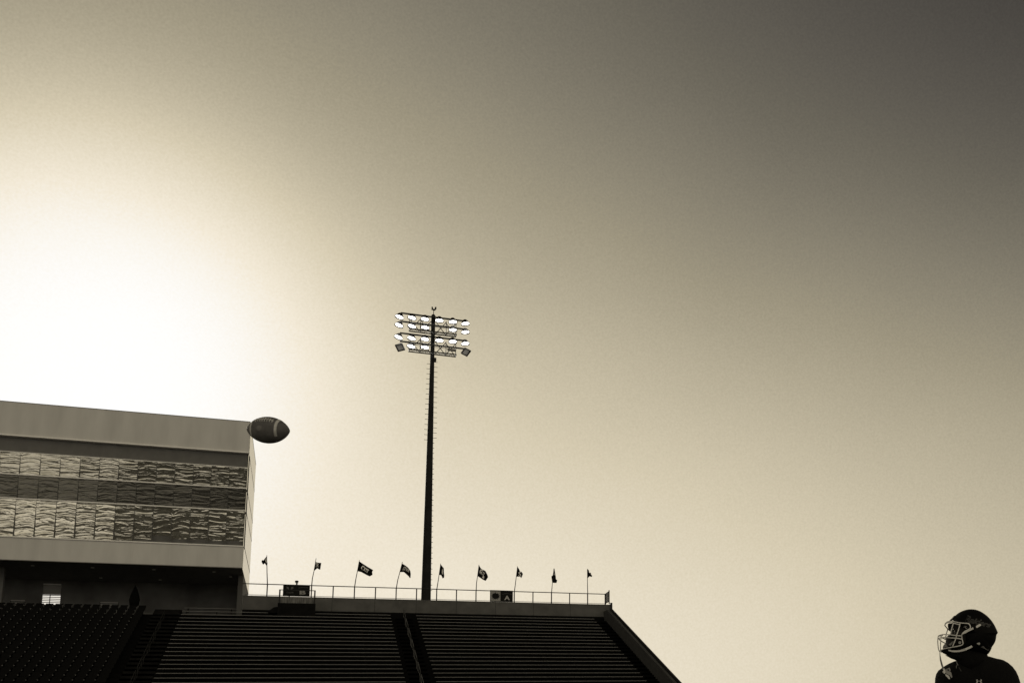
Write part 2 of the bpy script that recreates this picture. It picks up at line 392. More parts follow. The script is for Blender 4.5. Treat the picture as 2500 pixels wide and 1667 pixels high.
m = MB(); m.box(a.x, b.x, yS, yS+0.04, zr0+0.01, zr1+0.06); m.build('board', M_sign, sa)
m = MB(); c1 = atY(1198.5, 1444, yS); c2 = atY(1221.5, 1466, yS); m.box(c1.x, c2.x, yS-0.008, yS-0.002, zr0+0.08, zr1-0.03); m.build('logo_field', M_signgrey, sa)
m = MB(); cx, cz = (c1.x+c2.x)/2, (zr0+zr1)/2+0.02; pts = []
rr = random.Random(3)
for k in range(28):
    r_ = (0.40 if k % 2 else 0.27)*(1+0.18*rr.random()); t = 2*math.pi*k/28
    pts.append((cx+r_*math.cos(t)*1.0, yS-0.016, cz+r_*0.86*math.sin(t)))
m.extrude(pts, (0, 0.006, 0)); m.build('spiky_emblem', M_sign, sa)
m = MB(); place_text(m, 'A', 1238, 1458.5, 10.5, 14, yS-0.01, R(1.5), bold=0.04); m.build('letter', mat('sign_letter_print', 0.42, 0.7), sa, fix=False)
m = MB(); pts = [atY(1226+24*t, 1450-2.2*math.sin(math.pi*t)+0.6*t, yS-0.01) for t in [k/10 for k in range(11)]]; m.tube(pts, 0.02, 4); m.build('arched_line', M_signdim, sa)
yB = YW-0.06
sb = thing('section_sign', 'black section sign with a grey letter B above the camera deck on the wall railing', 'sign', (0, yB, zr0))
a, b = atY(691.5, 1427, yB), atY(755.8, 1455, yB)
m = MB(); m.box(a.x, b.x, yB, yB+0.05, zr0+0.03, zr1+0.02); m.build('board', M_sign, sb)
m = MB(); place_text(m, 'B', 739, 1445.5, 9.5, 15, yB-0.01, R(1.5), bold=0.04); m.build('letter', M_signgrey, sb, fix=False)
m = MB(); pts = [atY(729+23*t, 1434.5-1.2*math.sin(math.pi*t), yB-0.01) for t in [k/10 for k in range(11)]]; m.tube(pts, 0.025, 4); m.build('arched_line', M_signdim, sb)
m = MB()
for dx, s in ((-1, 1), (1, 1)):
    P = [(708+dx*1.5, 1437.5), (708+dx*4, 1431.5), (708+dx*9.5, 1431.0), (708+dx*7, 1434), (708+dx*10, 1434.4), (708+dx*4.5, 1437.6)]
    m.extrude([atY(x, y, yB-0.012) for x, y in P], (0, 0.006, 0))
m.build('winged_logo', M_signdim, sb)
m = MB(); place_text(m, '(TAM)', 708, 1446.5, 5.5, 17, yB-0.01, R(1.5)); m.build('lettering', M_signdim, sb, fix=False)

# camera deck standing on the top rows in front of sign B
yD = 104.6
dk = thing('camera_deck', 'black draped camera deck with a railing and grey banner below the letter B sign', 'platform', (0.6, yD, rz(0)-0.43))
l, r_ = atY(683.5, 1438, yD), atY(769, 1441, yD)
zt = l.z; zb = atY(726, 1492, yD).z; zmid1 = atY(726, 1472, yD).z; zmid0 = atY(726, 1456.5, yD).z
for x in (l.x, r_.x):
    m = MB(); m.box(x-0.06, x+0.06, yD-0.05, yD+0.05, zb, zt); m.build('post', M_metal, dk)
m = MB(); m.box(l.x+0.06, r_.x-0.06, yD-0.03, yD+0.03, zt-0.06, zt); m.build('top_rail', M_metal, dk)
m = MB(); m.box(l.x+0.06, r_.x-0.06, yD-0.02, yD+0.02, zmid1, zmid0); m.build('banner', M_banner, dk)
m = MB(); m.box(l.x-0.12, r_.x+0.1, yD-0.08, yD+1.3, rz(1)-0.43, zmid1); m.build('skirt', M_black, dk)
# folded cover beside the deck
P = [(655, 1491), (668, 1481.5), (682, 1480), (690, 1492), (690, 1496), (655, 1495)]
hm = MB(); hm.extrude([atY(x, y, 104.9) for x, y in P], (0, 0.9, 0)); o = hm.build('folded_tarpaulin', M_black); tag(o, 'low black tarpaulin heap on the top row against the left side of the camera deck', 'tarpaulin')
# small lamp head on the sign
lp = thing('small_lamp', 'small black lamp head on a stub above the letter B sign', 'lamp', tuple(atY(724.5, 1427, YW)))
c0, c1_ = atY(724.5, 1419.2, YW), atY(724.5, 1427, YW)
m = MB(); m.tube([c1_, atY(724.5, 1421, YW)], 0.05, 8); m.build('stub', M_metal, lp)
m = MB(); m.tube([c0+Vector((0, 0, -0.08)), c0+Vector((0, 0, -0.02)), c0+Vector((0, 0, 0.07)), c0+Vector((0, 0, 0.1))], [0.12, 0.15, 0.15, 0.1], 12); m.build('lamp_cap', M_metal, lp)
m = MB(); m.tube([atY(724.8, 1425.6, YW), atY(724.8, 1424.2, YW), atY(724.8, 1423.4, YW)], [0.03, 0.1, 0.12], 10); m.build('lamp_bowl', M_metal, lp)

# ------------------------------------------------------------------ flags
z1 = lambda x, y: (620+x/7.84, 1340+y/7.84)
z2 = lambda x, y: (920+x/7.84, 1340+y/7.84)
z3 = lambda x, y: (1180+x/7.35, 1340+y/7.35)
flags = [
 (0, z1, [(252, 665), (250, 440), (247, 250), (246, 115)], [(246, 138), (212, 172), (186, 210), (160, 203), (145, 220), (147, 247), (178, 262), (176, 292), (206, 265), (234, 303), (250, 345), (260, 265), (248, 225)],
   [[(222, 178), (238, 165), (242, 235), (246, 268), (226, 248), (220, 215)]], None, 'crumpled black flag blowing left, nearest the press box'),
 (2, z1, [(1100, 690), (1118, 560), (1150, 415), (1190, 172)], [(1183, 243), (1215, 252), (1290, 260), (1282, 305), (1262, 350), (1270, 388), (1250, 388), (1213, 366), (1180, 386), (1146, 418), (1162, 330)],
   None, ('TR', 1208, 305, 75, 62, 0.0), 'short square black flag just right of the letter B sign'),
 (4, z1, [(1930, 715), (1950, 570), (1978, 430), (2018, 207)], [(2018, 228), (2070, 285), (2180, 342), (2283, 400), (2262, 432), (2270, 490), (2218, 517), (2150, 487), (2095, 458), (2050, 437), (1976, 420), (1998, 320)],
   [[(2055, 380), (2052, 345), (2075, 315), (2105, 318), (2118, 345), (2205, 395), (2198, 404), (2112, 362), (2095, 335), (2078, 335), (2068, 352), (2072, 385)]], ('ATE', 2142, 402, 52, 100, 28), 'widest black flag, fully spread with a white figure and letters'),
 (6, z2, [(378, 742), (400, 590), (440, 440), (490, 240)], [(482, 268), (540, 305), (600, 355), (640, 415), (650, 475), (636, 510), (646, 546), (628, 546), (605, 500), (570, 455), (520, 436), (440, 440), (462, 340)],
   None, ('STVA', 566, 385, 66, 128, 24), 'black flag curling down like a wing, just left of the light pole'),
 (8, z2, [(1155, 765), (1172, 620), (1193, 480), (1222, 272)], [(1222, 280), (1250, 320), (1285, 358), (1283, 420), (1275, 470), (1292, 510), (1285, 545), (1258, 560), (1265, 530), (1235, 505), (1193, 485), (1205, 400)],
   [[(1250, 388), (1262, 382), (1262, 440), (1264, 474), (1250, 480), (1246, 430)], [(1262, 352), (1278, 358), (1276, 366), (1262, 362)]], None, 'narrow drooping black flag just right of the light pole'),
 (10, z2, [(1893, 782), (1908, 650), (1928, 510), (1955, 295)], [(1955, 300), (1995, 365), (2080, 415), (2115, 480), (2132, 530), (2105, 575), (2080, 607), (2025, 580), (2000, 540), (1928, 512), (1940, 400)],
   [[(1968, 440), (1975, 400), (2000, 378), (2028, 390), (2030, 415), (2010, 412), (1995, 402), (1985, 425), (1982, 450)], [(2020, 520), (2052, 505), (2056, 550), (2035, 562), (2018, 545)]], ('ATL', 2025, 462, 60, 100, 33), 'broad sagging black flag with bright diagonal print, left of the letter A sign'),
 (12, z3, [(562, 755), (576, 620), (592, 490), (612, 305)], [(612, 310), (640, 345), (662, 398), (690, 402), (713, 440), (700, 480), (680, 518), (662, 495), (592, 492), (602, 400)],
   None, ('S', 655, 445, 82, 46, 0), 'black flag with a single pale letter at the right end of the letter A sign'),
 (14, z3, [(1222, 775), (1232, 690), (1240, 598), (1270, 342)], [(1264, 345), (1280, 350), (1285, 420), (1297, 480), (1302, 540), (1324, 556), (1312, 605), (1240, 598), (1232, 550), (1222, 485), (1255, 460), (1262, 400)],
   [[(1268, 435), (1276, 432), (1276, 460), (1270, 468)]], None, 'limp black flag hanging down its pole, second from the right'),
 (16, z3, [(1870, 795), (1869, 650), (1868, 520), (1866, 350)], [(1866, 355), (1893, 375), (1897, 420), (1935, 422), (1930, 450), (1953, 470), (1948, 495), (1925, 495), (1905, 485), (1872, 520)],
   None, None, 'small crumpled black flag nearest the right end of the railing'),
]
yF = YW-0.02
for idx, zf, pole, cloth, emb, txt, lab in flags:
    x = X0+SP*idx
    t = thing('flag', lab, 'flag', (x, yF, zr0), 'flags along the grandstand railing')
    pts = [Vector((x, yF, zr0)), Vector((x, yF, zr1))]+[atY(*zf(a, b), yF) for a, b in pole[1:]]
    m = MB(); m.tube(pts, [0.045, 0.042, 0.035, 0.03, 0.022][:len(pts)], 8); m.build('flagpole', M_metal, t)
    # cloth: a thin rippled solid
    px = [zf(a, b) for a, b in cloth]; xs = [p[0] for p in px]; x00 = min(xs)
    rip = lambda X_, Y_: 0.09*math.sin((X_-x00)*0.75+(Y_)*0.35)
    bm = bmesh.new()
    fr = [bm.verts.new(atY(a, b, yF)-wloc(t)) for a, b in px]
    bm.faces.new(fr); bmesh.ops.triangulate(bm, faces=bm.faces); bmesh.ops.subdivide_edges(bm, edges=bm.edges, cuts=2, use_grid_fill=True)
    bmesh.ops.triangulate(bm, faces=bm.faces)
    for v in bm.verts: v.co.y += 0.07*math.sin(v.co.x*6+v.co.z*3.5)
    ret = bmesh.ops.extrude_face_region(bm, geom=bm.faces[:])
    for v in [e for e in ret['geom'] if isinstance(e, bmesh.types.BMVert)]: v.co.y += 0.02
    bmesh.ops.recalc_face_normals(bm, faces=bm.faces)
    me = bpy.data.meshes.new('cloth'); bm.to_mesh(me); bm.free(); me.materials.append(M_flag)
    c = bpy.data.objects.new('cloth', me); C.objects.link(c); c.parent = t
    m = MB(); has = False
    if emb:
        for e in emb:
            m.extrude([atY(*zf(a, b), yF-0.10) for a, b in e], (0, 0.012, 0)); has = True
    if txt:
        s_, cx, cy, h, wd, an = txt; k = 7.84 if zf is not z3 else 7.35
        place_text(m, s_, *zf(cx, cy), h/k, wd/k, yF-0.10, R(an), bold=0.015, bend=2.0 if an else 0); has = True
    if has: m.build('print', M_white, c, fix=False)

# ------------------------------------------------------------------ floodlight mast
XP, YP = 10.76, 110.33
mast = thing('floodlight_mast', 'tall tapered stadium floodlight mast rising behind the grandstand wall', 'light mast', (XP, YP, 0))
ztop = atY(1058, 768, YP).z
rad = lambda z: 0.45+(0.20-0.45)*(z-(17.05+Z))/((41.8+Z)-(17.05+Z))
m = MB(); m.tube([(XP, YP, 0), (XP, YP, 10), (XP, YP, 20), (XP, YP, 30), (XP, YP, 40), (XP, YP, 43), (XP, YP, ztop-0.1), (XP, YP, ztop)], [rad(0), rad(10), rad(20), rad(30), rad(40), 0.2, 0.2, 0.12], 20)
m.build('pole', M_pole, mast, smooth=True)
for k in range(46):
    z = 18.0+Z+k*0.53
    if z > ztop-4.6: break
    m = MB(); r0 = rad(z)
    long = z > 34
    sgn = 1 if k % 2 else -1
    e = 0.32 if long else 0.11
    if long:
        m.tube([(XP+r0*0.9, YP-0.05, z), (XP+r0+e, YP-0.05, z)], 0.022, 6); m.tube([(XP-r0*0.9, YP-0.05, z-0.25), (XP-r0-e, YP-0.05, z-0.25)], 0.022, 6)
    else: m.tube([(XP+r0*0.9, YP-0.05, z), (XP+r0+e, YP-0.05, z)], 0.025, 6)
    m.build('climbing_peg', M_metal, mast)
zz = lambda x, y: (940+x/9.225, 730+y/9.225)
YA = YP-0.35
def P_(x, y, Y=YA): return atY(*zz(x, y), Y)
arms = [((353, 315), (1820, 470)), ((345, 500), (1815, 655)), ((335, 770), (1810, 905)), ((330, 958), (1805, 1085))]
for p, q in arms:
    a, b = P_(*p), P_(*q); z = (a.z+b.z)/2
    m = MB(); m.box(a.x, b.x, YA-0.06, YA+0.06, z-0.135, z); m.build('crossarm', M_metal, mast)
lamps = [(325, 400, 1), (610, 420, 1), (900, 450, 1), (1225, 480, 1), (1530, 512, 1), (1812, 550, 1),
         (318, 588, 1), (605, 610, 1), (905, 640, 1), (1530, 695, 1), (1812, 742, 1),
         (305, 858, 1), (598, 880, 1), (900, 900, 1), (1225, 930, 1), (1525, 955, 1), (1810, 1000, 1),
         (590, 1065, 1), (900, 1085, 1), (340, 1085, 0), (1820, 1190, 0)]
M_house = mat('black_lamp_housing', 0.012, 0.7, spec=0.15)
def floodlight(c, d, lit, s=1.0):
    d = d.normalized(); ref = Vector((0, 1, 0)); a = (ref-d*ref.dot(d)).normalized(); b = d.cross(a)
    prof = [(-0.42, 0.14), (-0.36, 0.20), (-0.2, 0.30), (-0.02, 0.44), (0.02, 0.44)]
    m = MB(); n = 14; vs = []; fs = []
    for t, r in prof:
        for k in range(n):
            an = 2*math.pi*k/n; vs.append(c+d*(t*s)+a*(r*s*0.82*math.cos(an))+b*(r*s*math.sin(an)))
    for i in range(len(prof)-1):
        for k in range(n): fs.append((i*n+k, i*n+(k+1) % n, (i+1)*n+(k+1) % n, (i+1)*n+k))
    fs.append(tuple(range(n))[::-1]); m.add(vs, fs)
    # visor lip over the upper rear half
    vs = []
    for t, r in ((0.02, 0.45), (0.10, 0.47)):
        for k in range(8):
            an = -math.pi*0.38+math.pi*0.76*k/7; vs.append(c+d*(t*s)+a*(r*s*0.82*math.cos(an))+b*(r*s*math.sin(an)))
    m.add(vs, [(k, k+1, 9+k, 8+k) for k in range(7)])
    m.tube([c+d*(-0.3*s), c+Vector((0, 0.1, 0.42))], 0.05, 6)
    o = m.build('floodlight', M_house, mast)
    m = MB(); vs = [c+d*(0.0)+a*(0.345*s*0.82*math.cos(2*math.pi*k/16))+b*(0.355*s*math.sin(2*math.pi*k/16)) for k in range(16)]
    m.extrude(vs, d*0.02); m.build('lamp_lens', M_lamp if lit else M_lampoff, o)
def square_lamp(c, side):
    d = Vector((0.25*side, -0.62, -0.72)).normalized(); a = Vector((math.cos(R(-20*side)), 0.25*side, math.sin(R(-28*side)))); a = (a-d*a.dot(d)).normalized(); b = d.cross(a)
    def ring_(t, w): return [c+d*t+a*(w*p)+b*(w*q) for p, q in ((-1, -1), (1, -1), (1, 1), (-1, 1))]
    m = MB(); vs = ring_(-0.35, 0.2)+ring_(-0.05, 0.37)+ring_(0.12, 0.37)+ring_(0.12, 0.31)+ring_(-0.02, 0.29); fs = [(3, 2, 1, 0)]
    for i in range(4):
        for k in range(4): fs.append((i*4+k, i*4+(k+1) % 4, (i+1)*4+(k+1) % 4, (i+1)*4+k))
    m.add(vs, fs); m.tube([c+d*(-0.3), c+Vector((0, 0.12, 0.5))], 0.05, 6)
    o = m.build('floodlight', M_metal, mast)
    m = MB(); m.extrude(ring_(-0.02, 0.289), d*0.01); m.build('lamp_lens', M_lampoff, o)
for x, y, lit in lamps:
    c = P_(x, y, YA-0.2); side = (x-1090)/760.0
    if not lit:
        square_lamp(c, side); continue
    if lit: d = Vector((0.30*(-1 if side < 0 else 0.6)*abs(side), -0.09, -0.97))
    else: d = Vector((0.35*side, -0.75, -0.55))
    floodlight(c, d, lit)
# service catwalks, braces
for (xa, ya), (xb, yb2), (st, sb2) in (((540, 690), (1605, 800), (470, 500)), ((530, 1150), (1600, 1250), (920, 950))):
    a, b = P_(xa, ya, YA-0.5), P_(xb, yb2, YA-0.5); z = (a.z+b.z)/2
    m = MB(); m.box(a.x, b.x, YA-0.95, YA-0.90, z-0.16, z-0.05); m.box(a.x, b.x, YA-0.25, YA-0.19, z-0.14, z-0.04)
    for x in (a.x, b.x-0.06): m.box(x, x+0.06, YA-0.90, YA-0.25, z-0.16, z-0.05)
    m.build('catwalk_frame', M_metal, mast)
    m = MB()
    n = 60
    for k in range(n):
        x = a.x+0.1+(b.x-a.x-0.2)*k/n; m.box(x, x+0.03, YA-0.90, YA-0.25, z-0.10, z-0.07)
    m.build('catwalk_grating', M_grating, mast)
    zt_ = P_(1090, (arms[0] if st < 600 else arms[2])[0][1]+180, YA).z
    xs_ = [a.x, a.x+(b.x-a.x)*0.235, a.x+(b.x-a.x)*0.78, b.x-0.05]
    for x in xs_:
        m = MB(); m.box(x, x+0.07, YA-0.24, YA-0.17, z-0.1, zt_); m.build('strut', M_metal, mast)
    for x0_, x1_ in ((xs_[0], xs_[1]), (xs_[1], XP-0.2), (XP+0.2, xs_[2]), (xs_[2], xs_[3])):
        m = MB(); m.tube([(x0_, YA-0.2, z), (x1_, YA-0.2, zt_-0.1)], 0.04, 6); m.tube([(x0_, YA-0.17, zt_-0.1), (x1_, YA-0.17, z)], 0.04, 6); m.build('cross_brace', M_metal, mast)
    m = MB(); m.tube([(a.x, YA-0.82, z+0.45), (b.x, YA-0.82, z+0.45)], 0.025, 6); m.build('catwalk_rail', M_metal, mast)
a, b = P_(1410, 1108, YA-0.9), P_(1590, 1170, YA-0.9)
m = MB(); m.box(a.x, b.x, YA-0.95, YA-0.7, b.z, a.z); m.build('control_box', mat('grey_control_box', 0.20, 0.7), mast)
# twin horns on the mast top
m = MB(); m.tube([(XP, YP, ztop-0.05), P_(1097, 250, YP)], 0.035, 8); m.build('finial_stem', M_metal, mast)
m = MB(); q = [P_(1062, 178, YP), P_(1066, 215, YP), P_(1085, 240, YP), P_(1115, 245, YP), P_(1138, 220, YP), P_(1142, 182, YP)]
m.tube(q, [0.07, 0.08, 0.09, 0.09, 0.09, 0.08], 8); m.build('twin_horn', M_metal, mast)
m = MB(); m.tube([P_(1038, 240, YP), P_(1085, 238, YP)], 0.04, 8); m.build('side_arm', M_metal, mast)
m = MB(); q = P_(1125, 1365, YP-0.3); m.box(q.x-0.12, q.x+0.12, YP-0.4, YP, q.z-0.18, q.z+0.18); m.build('junction_box', M_metal, mast)

# ------------------------------------------------------------------ press box
YB, XE, YE = 102.93, -4.87, 117.2
zS, zF_, zM, zU, zG, zPb, zT = 18.3+Z, 20.15+Z, 23.26+Z, 25.23+Z, 27.05+Z, 28.43+Z, 31.2+Z
XW = -60.0
pb = thing('press_box', 'pale press box building with three bands of wavy mirrored windows above the left seats', 'building', (-20, 110, 0))
m = MB(); m.box(XW, XE-0.02, YB+0.6, YE, zS+0.02, zT-0.02); m.build('core_wall', M_recess, pb)
m = MB(); m.box(XW, XE, YB, YB+0.597, zPb, zT); m.build('parapet', M_panel, pb)
m = MB(); m.box(XW, XE, YB-0.03, YB+0.3, zT, zT+0.035); m.build('parapet_cap', M_recess, pb)
m = MB(); m.box(XW, XE, YB, YB+0.597, zS, zF_-0.03); m.build('fascia', M_panel, pb)
for k in range(12):
    x = XE-2.7-2.706*k*1.0
    for z0_, z1_ in ((zPb+0.02, zT-0.02), (zS+0.02, zF_-0.08)):
        m = MB(); m.box(x-0.008, x+0.008, YB-0.003, YB+0.001, z0_, z1_); m.build('cladding_joint', mat('fine_panel_joint', 0.66, 0.9), pb)
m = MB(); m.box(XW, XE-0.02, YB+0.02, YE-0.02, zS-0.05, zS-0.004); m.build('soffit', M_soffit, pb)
m = MB(); m.box(XW, XE-0.08, YB+0.32, YB+0.59, zG, zPb-0.003); m.build('clerestory_band', M_recess, pb)
for z in (zPb, zU, zM, zF_):
    m = MB(); m.box(XW, XE-0.02, YB-0.10, YB+0.55, z-0.06, z+0.03); m.build('sill', M_sill, pb)
def pane_band(z0, z1, m_, tilt0, mat_seq):
    k = 0
    for k in range(24):
        x1 = XE-0.06-1.353*k; x0 = x1-1.335
        if x0 < -30: break
        mm = MB(); jt = (rr.random()-0.5)*0.04; tilt = tilt0*(1.0 if k < 6 else (0.82, 0.7, 0.58)[k-6] if k < 9 else 0.50)*(0.85+0.30*rr.random())
        mm.extrude([(x0, YB+0.08+tilt, z0), (x0, YB+0.05+jt, z1), (x0, YB+0.08+jt, z1), (x0, YB+0.11+tilt, z0)], (x1-x0, 0, 0))
        wp = mm.build('window_pane', mat_seq(k), pb)
        mu = MB(); mu.box(x1+0.001, x1+0.017, YB+0.045, YB+0.56, z0+0.002, z1-0.002); mu.build('mullion', M_recess, wp)
    mm = MB(); mm.box(XW, -30, YB+0.1, YB+0.2, z0, z1); mm.build('far_glazing', m_, pb)
rr = random.Random(11)
pane_band(zF_+0.03, zM-0.045, M_gl_low, 0.62, lambda k: M_gl_low)
pane_band(zM+0.03, zU-0.045, M_gl_mid, 0.30, lambda k: M_gl_mid)
pane_band(zU+0.03, zG-0.01, M_gl_top, 0.33, lambda k: M_gl_top)
m = MB(); m.box(XW, XE-0.03, YB+0.02, YB+0.32, zG-0.01, zG+0.05); m.build('window_head', M_sill, pb)
# right-hand end wall: parapet and fascia return, glazed strip near the corner, then cladding panels
e = XE
m = MB(); m.box(e-0.02, e+0.02, YB+0.6, YE, zPb, zT+0.02); m.build('end_cladding', M_side, pb)
m = MB(); m.box(e-0.02, e+0.02, YB+0.6, YE, zS-0.05, zF_); m.build('end_cladding', M_side, pb)
m = MB(); m.box(e-0.02, e+0.02, YB+1.35, YE, zF_, zPb); m.build('end_cladding', M_side, pb)
m = MB(); m.box(e-0.02, e+0.01, YB+0.36, YB+1.1, zF_+0.03, zPb-0.05); m.build('corner_glazing', mat('corner_glass', (0.92, 0.9, 0.82), 0.04, metal=1.0), pb)
m = MB(); m.box(e-0.02, e+0.05, YB+1.1, YB+1.35, zF_, zPb); m.build('end_mullion', M_groove, pb)
for z in (zT-0.02, zPb+0.02, zU+0.05, zM+0.2, zF_+0.2):
    m = MB(); m.box(e+0.02, e+0.026, YB+(0.6 if z in (zT-0.02,) else 1.35), YE, z-0.06, z+0.06); m.build('panel_joint', M_groove, pb)
for z in (zU, zM):
    m = MB(); m.box(e-0.02, e+0.03, YB+0.3, YB+1.1, z-0.22, z-0.05); m.build('floor_edge', M_recess, pb)
# soffit downlights
for x, y in ((80, 1379.5), (225.8, 1384.4), (375.5, 1389.3), (522.4, 1394.8), (246, 1409.5), (391, 1414.4), (563.3, 1406.7)):
    d = ray(x, y); k = (zS-0.06-Z)/d.z; q = Vector((0, 0, Z))+d*k
    m = MB(); m.tube([q+Vector((0, 0, 0.02)), q+Vector((0, 0, -0.05))], 0.13, 12); m.build('downlight', mat('downlight_trim', 0.8, 0.4), pb)
# concourse under the box
YC = 112.0
zfl = rz(-1)-0.43
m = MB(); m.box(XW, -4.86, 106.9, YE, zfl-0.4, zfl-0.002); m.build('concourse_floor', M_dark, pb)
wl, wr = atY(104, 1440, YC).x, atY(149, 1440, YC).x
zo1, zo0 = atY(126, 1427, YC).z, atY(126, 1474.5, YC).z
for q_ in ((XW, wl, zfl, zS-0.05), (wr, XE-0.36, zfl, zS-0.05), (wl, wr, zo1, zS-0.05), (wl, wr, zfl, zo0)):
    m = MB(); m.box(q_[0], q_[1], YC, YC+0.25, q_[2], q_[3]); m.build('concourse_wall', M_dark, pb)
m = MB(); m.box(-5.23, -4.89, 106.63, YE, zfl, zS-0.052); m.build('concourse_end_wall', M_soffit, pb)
m = MB(); m.box(-5.28, -4.9, YW-0.02, YW+0.3, rz(0)-0.43, zS-0.05); m.build('column', mat('dark_column', 0.09, 0.9), pb)
m = MB(); xx = atY(8, 1430, 106.5).x; m.box(xx-0.6, xx, YW, YW+0.5, zfl-0.3, zS-0.05); m.build('column', M_dark, pb)
m = MB(); m.box(wl+0.02, wr-0.02, YC-0.05, YC-0.003, zo1, zo1+0.1); m.build('door_head', M_sill, pb)
zp0 = atY(126, 1451, YC+0.12).z
m = MB(); m.box(wl+0.003, wr-0.003, YC+0.1, YC+0.13, zp0, zo1-0.03); m.build('door_upper_panel', M_pane, pb)
for k in range(8):
    z = zp0-0.02-k*(zp0-zo0)/5.5
    if z < zo0+0.07: break
    m = MB(); m.box(wl+0.003, wr-0.003, YC+0.1, YC+0.14, z-0.065, z); m.build('door_slat', M_groove, pb)
m = MB(); x = (wl+wr)/2-0.1; m.box(x-0.03, x+0.03, YC+0.06, YC+0.1, zfl, zp0); m.build('door_stile', M_groove, pb)
# railing behind the top seats
for i_, (xa, xb) in enumerate(((atY(26, 1460, 109).x, atY(62, 1460, 109).x), (atY(245, 1460, 109).x, atY(290, 1460, 109).x))):
    t = thing('concourse_barrier', ('small slatted barrier in the dark concourse left of the lit doorway' if i_ == 0 else 'small slatted barrier in the dark concourse right of the lit doorway'), 'barrier', ((xa+xb)/2, 109, zfl), 'slatted barriers in the concourse')
    m = MB()
    for k in range(5):
        m = MB(); m.box(xa, xb, 109, 109.04, zfl+0.3+0.2*k, zfl+0.36+0.2*k); m.build('slat', mat('barrier_slat', 0.35, 0.6), t)
    for x in (xa, xb):
        m = MB(); m.box(x-0.03, x+0.03, 109.04, 109.1, zfl, zfl+1.2); m.build('post', M_metal, t)
# folded umbrella behind the seats
ut, ub_ = atY(331, 1428, 107.5), atY(333, 1456, 107.5)
t = thing('folded_umbrella', 'dark folded umbrella standing in the concourse behind the left seats', 'umbrella', (ut.x, 107.5, zfl))
m = MB(); m.tube([(ut.x, 107.5, zfl), ut], 0.04, 8); m.build('pole', M_black, t)
m = MB(); m.tube([(ut.x, 107.5, ub_.z-0.75), (ut.x, 107.5, ub_.z-0.3), (ut.x, 107.5, ub_.z+0.15), (ut.x, 107.5, ut.z-0.25), (ut.x, 107.5, ut.z-0.1)], [0.34, 0.40, 0.32, 0.12, 0.04], 12); m.build('canopy', M_black, t, smooth=True)

# ------------------------------------------------------------------ grandstand across the field (it is what the windows mirror)
op = thing('far_grandstand', 'dark grandstand on the near side of the field, mirrored in the press box windows', 'grandstand', (20, -90, 0))
pr = [(-75, 0.02)]
for k in range(28): pr += [(-75-k*0.9, 2+k*0.62), (-75-(k+1)*0.9, 2+k*0.62)]
pr += [(pr[-1][0], 0.02)]
m = MB(); m.extrude([(-38, a, b) for a, b in pr], (120, 0, 0)); m.build('terrace', M_step, op)
m = MB(); m.box(-38, 82, -101, -100.4, 0.02, 21); m.build('back_wall', M_conc, op)

